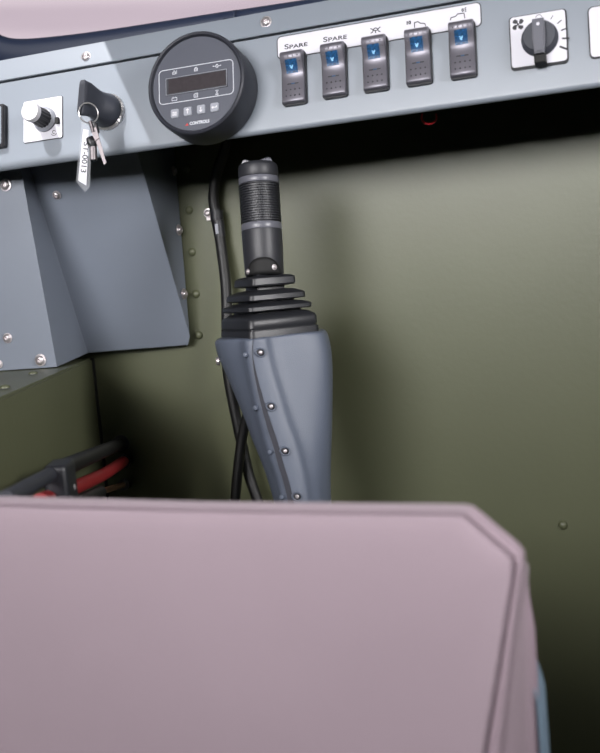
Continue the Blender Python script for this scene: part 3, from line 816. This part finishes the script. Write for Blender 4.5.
# carry the pedestal straight down to the floor
last = secs[-1]; secs.append([Vector((p.x, p.y, -base.z + .0)) for p in last])
bm = B(); loft(bm, secs, True)
ho = obj('pedestal_housing', bm, 'housing', js, 'all')
add_mod(ho, 'SUBSURF', levels=2, render_levels=2)
bm = B()
sm = [p + HF * -.0008 for p in seam_path]
sp2 = catmull([(p) for p in sm], 5)
wds = []
secs2 = []
for i, p in enumerate(sp2):
    f_ = i / (len(sp2) - 1); w2 = .0003 + .0022 * min(1, max(0, (f_ - .30) / .25))
    secs2.append([p + HR * -w2 + HF * .003, p + HR * -w2 + HF * .0002, p + HR * w2 * .8 + HF * .0002, p + HR * w2 * .8 + HF * .003])
loft(bm, secs2, True); obj('seam', bm, mat('seam_grey', (40, 41, 50), .7), ho)
def js_screw(px, py, r, m, rec, name='screw'):
    # find surface depth near the pixel from the section points
    best = None
    for i in range(len(rows) - 1):
        y0, y1 = rows[i][0], rows[i + 1][0]
        if y0 <= py <= y1:
            f_ = (py - y0) / (y1 - y0); s = [a_.lerp(b2, f_) for a_, b2 in zip(secs[i], secs[i + 1])]
            for a2, b2 in zip(s[:11], s[1:11]):
                wa, wb = base + a2, base + b2
                def pr(w):
                    d = w - CAMP; return CX + F * d.dot(RIGHT) / d.dot(FWD)
                xa, xb = pr(wa), pr(wb)
                if xa <= px <= xb:
                    g_ = (px - xa) / (xb - xa); best = wa.lerp(wb, g_)
                    nn = (wb - wa).cross(Vector((0, 0, 1))).normalized()
                    if nn.dot(CAMP - wa) < 0: nn = -nn
    if best is None: print('no screw', px, py); return
    d = (best - CAMP).dot(FWD) - .0012; p = on_depth(px, py, d)
    q = Vector((0, 0, 1)).rotation_difference(nn).to_matrix().to_4x4()
    if rec:
        bm = B(); lathe(bm, [(r * 1.75, -.002), (r * 1.75, .0004), (r * 1.5, .0009), (r * 1.25, .0006), (r * 1.2, -.0005), (0, -.0005)], 24, (0, 0, 0), q, sy=.8)
        o = obj('screw_boss', bm, 'housing', ho, True); o.location = p - base
        bm = B(); lathe(bm, [(r * 1.2, .0003), (r * 1.1, .0005), (0, .0005)], 20, (0, 0, 0), q, sy=.8); o2 = obj('screw_hole', bm, 'print', o, True)
        bm = B(); screw_bm(bm, (0, 0, 0), r * .62, q, r * .6); o3 = obj('screw', bm, 'steel', o, True)
    else:
        bm = B(); lathe(bm, [(r, -.001), (r, .0008), (r * .7, .0018), (0, .0022)], 16, (0, 0, 0), q)
        o = obj(name, bm, m, ho, True); o.location = p - base
for px, py in ((260.5, 352.5), (271, 406.5), (285, 451), (297, 496.5)): js_screw(px, py, .0028, 'steel', True)
for px, py in ((245.5, 355), (255.5, 408), (270, 452), (282, 497)): js_screw(px, py, .0024, 'housing', False, 'screw_boss')
o0 = on_depth(219.6, 361, JD + .042)
bm = B(); lathe(bm, [(.0038, 0), (.0038, .0015), (.003, .003), (0, .0034)], 16, (0, 0, 0), Vector((0, 0, 1)).rotation_difference((-HR)).to_matrix().to_4x4()); o = obj('side_screw', bm, 'steel', ho, True); o.location = o0 - base

# bellows
BD = .835; th = math.radians(-27)
ax = (HR * math.cos(th) + HF * -math.sin(th)); ay = Vector((0, 0, 1)).cross(ax)
def rsq(px, py, wpx, rr=.16):
    c_ = ib @ on_depth(px, py, BD); a = wpx / 2 * BD / F * 1.05
    return [c_ + ax * p[0] + ay * p[1] for p in rrect(-a, -a, a, a, a * rr, 3)]
lv = [(270, 24, 264), (275.5, 28, 264.3), (276.5, 40, 264.5), (278.5, 45, 264.5), (284.5, 46, 264.5), (286, 44, 264.5), (286.8, 29, 264.8), (289.5, 29, 265), (290.2, 42, 265.2), (293.3, 56, 265.3), (294.8, 58.6, 265.4), (299, 59, 265.5), (300, 57, 265.7), (300.6, 42, 266),
      (301.8, 42, 266), (302.6, 53, 266.2), (304.8, 64, 266.4), (306, 66.5, 266.5), (309.3, 66.5, 266.6), (310.2, 64, 266.8), (310.7, 50, 267), (312, 50, 267.3), (313, 60, 267.8), (316.2, 69, 268), (318.8, 71.3, 268.2), (325.5, 71.5, 268.6), (327, 69.5, 268.8), (327.8, 69.5, 268.8), (328.3, 72.5, 269), (331.5, 72.8, 269.2), (336, 72.8, 269.4)]
bm = B(); loft(bm, [rsq(cx, y, w) for y, w, cx in lv]); obj('bellows', bm, 'rubber', js, True)

# grip
g0 = on_depth(257.6, 163, BD); g1 = on_depth(264.6, 276, BD); gz = (g0 - g1); GL = gz.length; gz.normalize()
gx = (HR - gz * HR.dot(gz)).normalized(); gy = gz.cross(gx)
gi = g1
gM = ib @ mtx(g1, gx, gy, gz)
pm = BD / F
def gy_(py): return (276 - py) / (276 - 163) * GL
prof = [(0, 0), (19.0, 0), (19.6, 1.5), (20.2, 22), (20.6, 43), (20.2, 45.5)]
P1 = [(r * pm, gy_(276 - h) if h else 0) for r, h in [(r, h) for r, h in prof]]
prof = [(0, 276), (18.6, 276), (19.4, 274.5), (20, 255), (20.4, 233), (20, 230.5), (0, 230.5)]
bm = B(); lathe(bm, [(r * pm, gy_(y)) for r, y in prof], 56); bm.transform(gM); grip = obj('grip_base', bm, 'grip', js, True)
prof = [(0, 230.6), (20.1, 230.6), (20.4, 229.8), (20.3, 225), (19.8, 224)]
n = 16
for k in range(n):
    y = 223.5 - (223.5 - 184.5) * k / n; st = (223.5 - 184.5) / n
    prof += [(18.2, y), (18.3, y - st * .35), (20.3, y - st * .45), (20.3, y - st * .85)]
prof += [(19.9, 184.3), (20.2, 183.5), (20.2, 178.6)]
prof += [(0, 178.4)]
bm = B(); lathe(bm, [(r * pm, gy_(y)) for r, y in prof[:5]] + [(0, gy_(224))], 56); bm.transform(gM); obj('lower_band', bm, 'gripband', js, True)
bm = B(); lathe(bm, [(0, gy_(224.2))] + [(r * pm, gy_(y)) for r, y in prof[4:-3]] + [(0, gy_(184.3))], 56); bm.transform(gM); obj('ribbed_sleeve', bm, 'grip', js, True)
bm = B(); lathe(bm, [(0, gy_(184.4)), (19.9 * pm, gy_(184.3)), (20.2 * pm, gy_(183.6)), (20.2 * pm, gy_(178.8)), (19.8 * pm, gy_(178.2)), (0, gy_(178.2))], 56); bm.transform(gM); obj('upper_band', bm, 'gripband', js, True)
bm = B(); lathe(bm, [(0, gy_(178.2)), (19.6 * pm, gy_(178)), (20.1 * pm, gy_(177)), (19.9 * pm, gy_(168)), (19.0 * pm, gy_(165.5)), (16.5 * pm, gy_(163.8)), (14 * pm, gy_(163.4)), (0, gy_(163.4))], 56); bm.transform(gM); cap_ = obj('cap', bm, 'grip', js, True)
# thumb rocker on the cap: saddle with two raised ends
bm = B(); secs = []
for x, h in ((-15.5, .5), (-14.5, 3.2), (-12, 4.2), (-8, 2.6), (-3, 1.6), (2, 2.2), (7, 4.2), (11, 5.2), (13.5, 4.4), (15, .5)):
    hw_ = (10 - abs(x) * .18) * pm; z0 = gy_(164.5); z1 = gy_(164.2 - h)
    secs.append([Vector((x * pm, -hw_, z0)), Vector((x * pm, -hw_, z0 * .3 + z1 * .7)), Vector((x * pm, -hw_ * .75, z1)), Vector((x * pm, hw_ * .75, z1)), Vector((x * pm, hw_, z0 * .3 + z1 * .7)), Vector((x * pm, hw_, z0))])
loft(bm, secs); bm.transform(gM); obj('thumb_rocker', bm, 'gripband', js, True)
# arched dark skin on the grip foot, recess shade put into its colour
bm = B(); secs = []
for k in range(21):
    x = -1 + 2 * k / 20; ang = math.radians(-90 + 58 * x)
    hgt = 3 + 13.5 * (1 - abs(x) ** 2.4)
    col = []
    for j in range(5):
        yy = 276 - hgt * j / 4; rr = (19.0 + .9 * min(1, j) * 1 + .35) * pm if j else 19.9 * pm
        rr = (19.85 + .0 * j) * pm if j else 19.6 * pm
        rr = (19.5 + .35 * min(1, (276 - yy) / 10) + .35) * pm
        col.append(Vector((rr * math.cos(ang), rr * math.sin(ang), gy_(yy))))
    secs.append(col)
loft(bm, secs, False, False); bm.transform(gM); o = obj('foot_recess_shade', bm, 'void', grip, True); add_mod(o, 'SOLIDIFY', thickness=.0006, offset=0)
for px, py in ((247, 271), (273.2, 268.8)):
    ang = math.asin(max(-1, min(1, (px - 262.5) / 20))); nn = (gx * math.sin(ang) - gy * math.cos(ang))
    c_ = g1 + gz * gy_(py + 1) + nn * 20.1 * pm
    bm = B(); screw_bm(bm, (0, 0, 0), .0019, Vector((0, 0, 1)).rotation_difference(nn).to_matrix().to_4x4()); o = obj('screw', bm, 'steel', grip, True); o.location = c_ - base

# ------------------------------------------------------------------ seat
SY = .40
def sq(px, py, off=0): return on_y(px, py, SY + off)
seam_px = [(485, 753), (498, 676), (509, 607), (514, 575), (514.5, 559), (508, 550), (490, 535), (471, 517.5), (462, 513), (440, 512.5), (380, 512), (300, 511), (200, 509.5), (100, 507), (0, 504.5)]
out_px = [(503, 753), (511, 676), (519, 607), (523, 575), (524, 557), (518, 547), (498, 530), (478, 513.5), (467, 507.5), (444, 506.5), (380, 505.8), (300, 505), (200, 503.8), (100, 501), (0, 498.5)]
bot = sq(475, 820)
def fin(pts, off):
    P = [sq(x, y, off) for x, y in pts]
    P = catmull(P, 4)
    lft = -.46
    P.append(Vector((lft + .05, SY + off, P[-1].z + .001)))
    return P
A = fin(seam_px, 0); C = fin(out_px, .004)
seat_o = Vector((-.1, SY + .1, 0)); isd = T(seat_o).inverted()
st = thing('seat', 'mauve cloth covered seat back with piped edges standing in front of the joystick', 'seat', T(seat_o))
zbot = .62
def closeloop(P, dx=0, off=0):
    # extend down on the right, then along the bottom and up the left side
    r0 = P[0]; d = (P[0] - P[4]); d = d / d.z
    rb = r0 + d * (zbot - r0.z); rb.x = r0.x - .03 + dx
    L_ = P[-1]; pts = [rb.lerp(r0, t) for t in (0, .25, .5, .75)] + P
    c1 = Vector((-.46 - dx, L_.y, L_.z - .03)); c2 = Vector((-.44 - dx, L_.y, zbot + .02))
    pts += [Vector((-.44 - dx, L_.y, L_.z - .008)), c1, c1.lerp(c2, .33), c1.lerp(c2, .66), c2]
    pts += [c2.lerp(rb, t) for t in (.1, .3, .5, .7, .9)]
    return pts
LA = closeloop(A); LC = closeloop(C, .008)
# front panel: rings shrinking towards the centre, puffed
cen = sum(LA, Vector()) / len(LA); cen.z -= .0
bm = B(); rings = []
for s_, puff in ((1, -.005), (.992, .0016), (.985, .0026), (.965, .0035), (.9, .005), (.8, .006), (.65, .007), (.45, .0075), (.2, .008)):
    rings.append([isd @ (cen + (p - cen) * s_ + Vector((0, -puff * 1.0, 0))) for p in LA])
loft(bm, rings, False)
bm.faces.new([v for v in bm.verts][-len(LA):])
pn = obj('back_panel', bm, 'fabric', st, 'all')
tx = bpy.data.textures.new('wrinkle', 'CLOUDS'); tx.noise_scale = .10; tx.noise_depth = 1
# edge welt, rounded band between seam and outer edge
bm = B(); secs = []
for k in range(9):
    t_ = k / 8; ph = t_ * PI
    secs.append([isd @ (a.lerp(c, t_) + Vector((0, -.0048 * math.sin(ph) ** .7 if 0 < t_ < 1 else 0.005, 0))) for a, c in zip(LA, LC)])
loft(bm, secs, False); obj('welt', bm, 'piping', st, 'all')
# side gusset: flares out towards the far side
sil = [(546, 790), (543, 753), (539, 697), (536.5, 655), (535, 625), (528, 588), (529, 566), (527, 552), (500, 529), (470, 507)]
def gus(P, k, off, flare):
    out = []
    for i, p in enumerate(P):
        q = p.copy(); q.y = SY + off
        out.append(q)
    return out
# right-hand side profile as a function of height
def sil_x(z, off):
    pts = [sq(x, y, off) for x, y in sil]
    if z <= pts[0].z: return pts[0].x
    for a, b in zip(pts, pts[1:]):
        if a.z <= z <= b.z: return a.x + (b.x - a.x) * (z - a.z) / max(1e-9, b.z - a.z)
    return None
OFF = .06
def side_loop(off, frac):
    out = []
    for p in LC:
        q = p.copy(); q.y = SY + off
        if p.x > -.10:
            xs = sil_x(p.z + .0, OFF)
            if xs is None: xs = p.x
            q.x = p.x + (xs - p.x) * frac
        q.z = p.z - .026 * frac * min(1, max(0, (p.z - sq(520, 612).z) / .034))
        out.append(q)
    return out
bm = B()
loft(bm, [[isd @ p for p in L_] for L_ in (LC, side_loop(.012, .30), side_loop(.03, .55), side_loop(.06, .85), side_loop(OFF, 1))], False)
obj('side_gusset', bm, 'piping', st, 'all')
LE = side_loop(OFF, 1)
cen2 = sum(LE, Vector()) / len(LE)
bm = B()
ZS = sq(536, 655, OFF).z
def sc(L_, s_, dy, dz=0):
    out = []
    for p in L_:
        q = cen2 + (p - cen2) * s_ + Vector((0, dy, dz))
        if p.x > -.10: q.x -= .012 * min(1, max(0, (p.z - ZS + .02) / .04))
        out.append(isd @ q)
    return out
loft(bm, [sc(LE, .99, -.004), sc(LE, 1.006, .002, -.004), sc(LE, 1.006, .03, -.006), sc(LE, .96, .042, -.006)], False)
bm.verts.ensure_lookup_table(); bm.faces.new(bm.verts[-len(LE):])
obj('shell', bm, 'shell', st, 'all', label='blue-grey shell')
# far below the frame: cushion and base carry the back
bm = B(); box(bm, (-.07 - seat_o.x, SY + .17 - seat_o.y, .53), (.42, .20, .14), .04, 4); obj('cushion', bm, 'fabric', st, True)
bm = B(); box(bm, (-.07 - seat_o.x, SY + .13 - seat_o.y, .23), (.32, .20, .46), .02, 3); obj('base', bm, 'black', st, True)

# ------------------------------------------------------------------ light
W = bpy.data.worlds.new('world'); S.world = W; W.use_nodes = True; nt = W.node_tree
bg = nt.nodes['Background']
tc = nt.nodes.new('ShaderNodeTexCoord'); mp = nt.nodes.new('ShaderNodeMapping'); mp.inputs['Scale'].default_value = (1.0, 1.0, 14)
nz = nt.nodes.new('ShaderNodeTexNoise'); nz.inputs['Scale'].default_value = 1.6; nz.inputs['Detail'].default_value = 2
cr = nt.nodes.new('ShaderNodeValToRGB'); cr.color_ramp.elements[0].position = .35; cr.color_ramp.elements[1].position = .62
cr.color_ramp.elements[0].color = lin((202, 189, 199)); cr.color_ramp.elements[1].color = lin((238, 226, 232))
nt.links.new(tc.outputs['Generated'], mp.inputs[0]); nt.links.new(mp.outputs[0], nz.inputs['Vector']); nt.links.new(nz.outputs['Fac'], cr.inputs[0]); nt.links.new(cr.outputs[0], bg.inputs[0])
bg.inputs[1].default_value = 1.15
def area(name, loc, target, sx, sy, power, col=(1, 1, 1), spread=None):
    l = bpy.data.lights.new(name, 'AREA'); l.shape = 'RECTANGLE'; l.size = sx; l.size_y = sy; l.energy = power; l.color = col
    o = bpy.data.objects.new(name, l); COL.objects.link(o); o.location = loc
    o.rotation_euler = (Vector(target) - Vector(loc)).to_track_quat('-Z', 'Y').to_euler()
    if spread: l.spread = spread
    return o
area('rear_key_area', (-.28, -.98, 1.68), (-.10, .93, 1.47), 1.7, .45, 6.4, (1, .98, .985), math.radians(48))  # added key lamp inside the cab behind the camera, no window there
area('seat_fill', (-.50, -.50, 1.55), (-.16, .42, .88), .6, .25, 1.1, (1, .975, .98), math.radians(56))  # added fill lamp for the seat back, no fitted lamp there
area('side_fill', (.90, .10, 1.50), (-.62, .85, .96), .5, .3, 1.9, (1, .98, .985), math.radians(44))  # added fill to brighten the side ledge and lever corner, no window there
sl = bpy.data.lights.new('sun', 'SUN'); sl.energy = 5; sl.angle = math.radians(.25); sl.color = (1, .98, .98)
so = bpy.data.objects.new('sun', sl); COL.objects.link(so); so.rotation_euler = SUN.to_track_quat('Z', 'Y').to_euler(); so.location = (0, 0, 3)

S.view_settings.view_transform = 'Standard'; S.view_settings.look = 'None'; S.view_settings.exposure = 0; S.view_settings.gamma = 1
S.view_settings.use_curve_mapping = False
for o in list(S.objects):
    if o.name.startswith('t.') or o.name == 't': bpy.data.objects.remove(o)
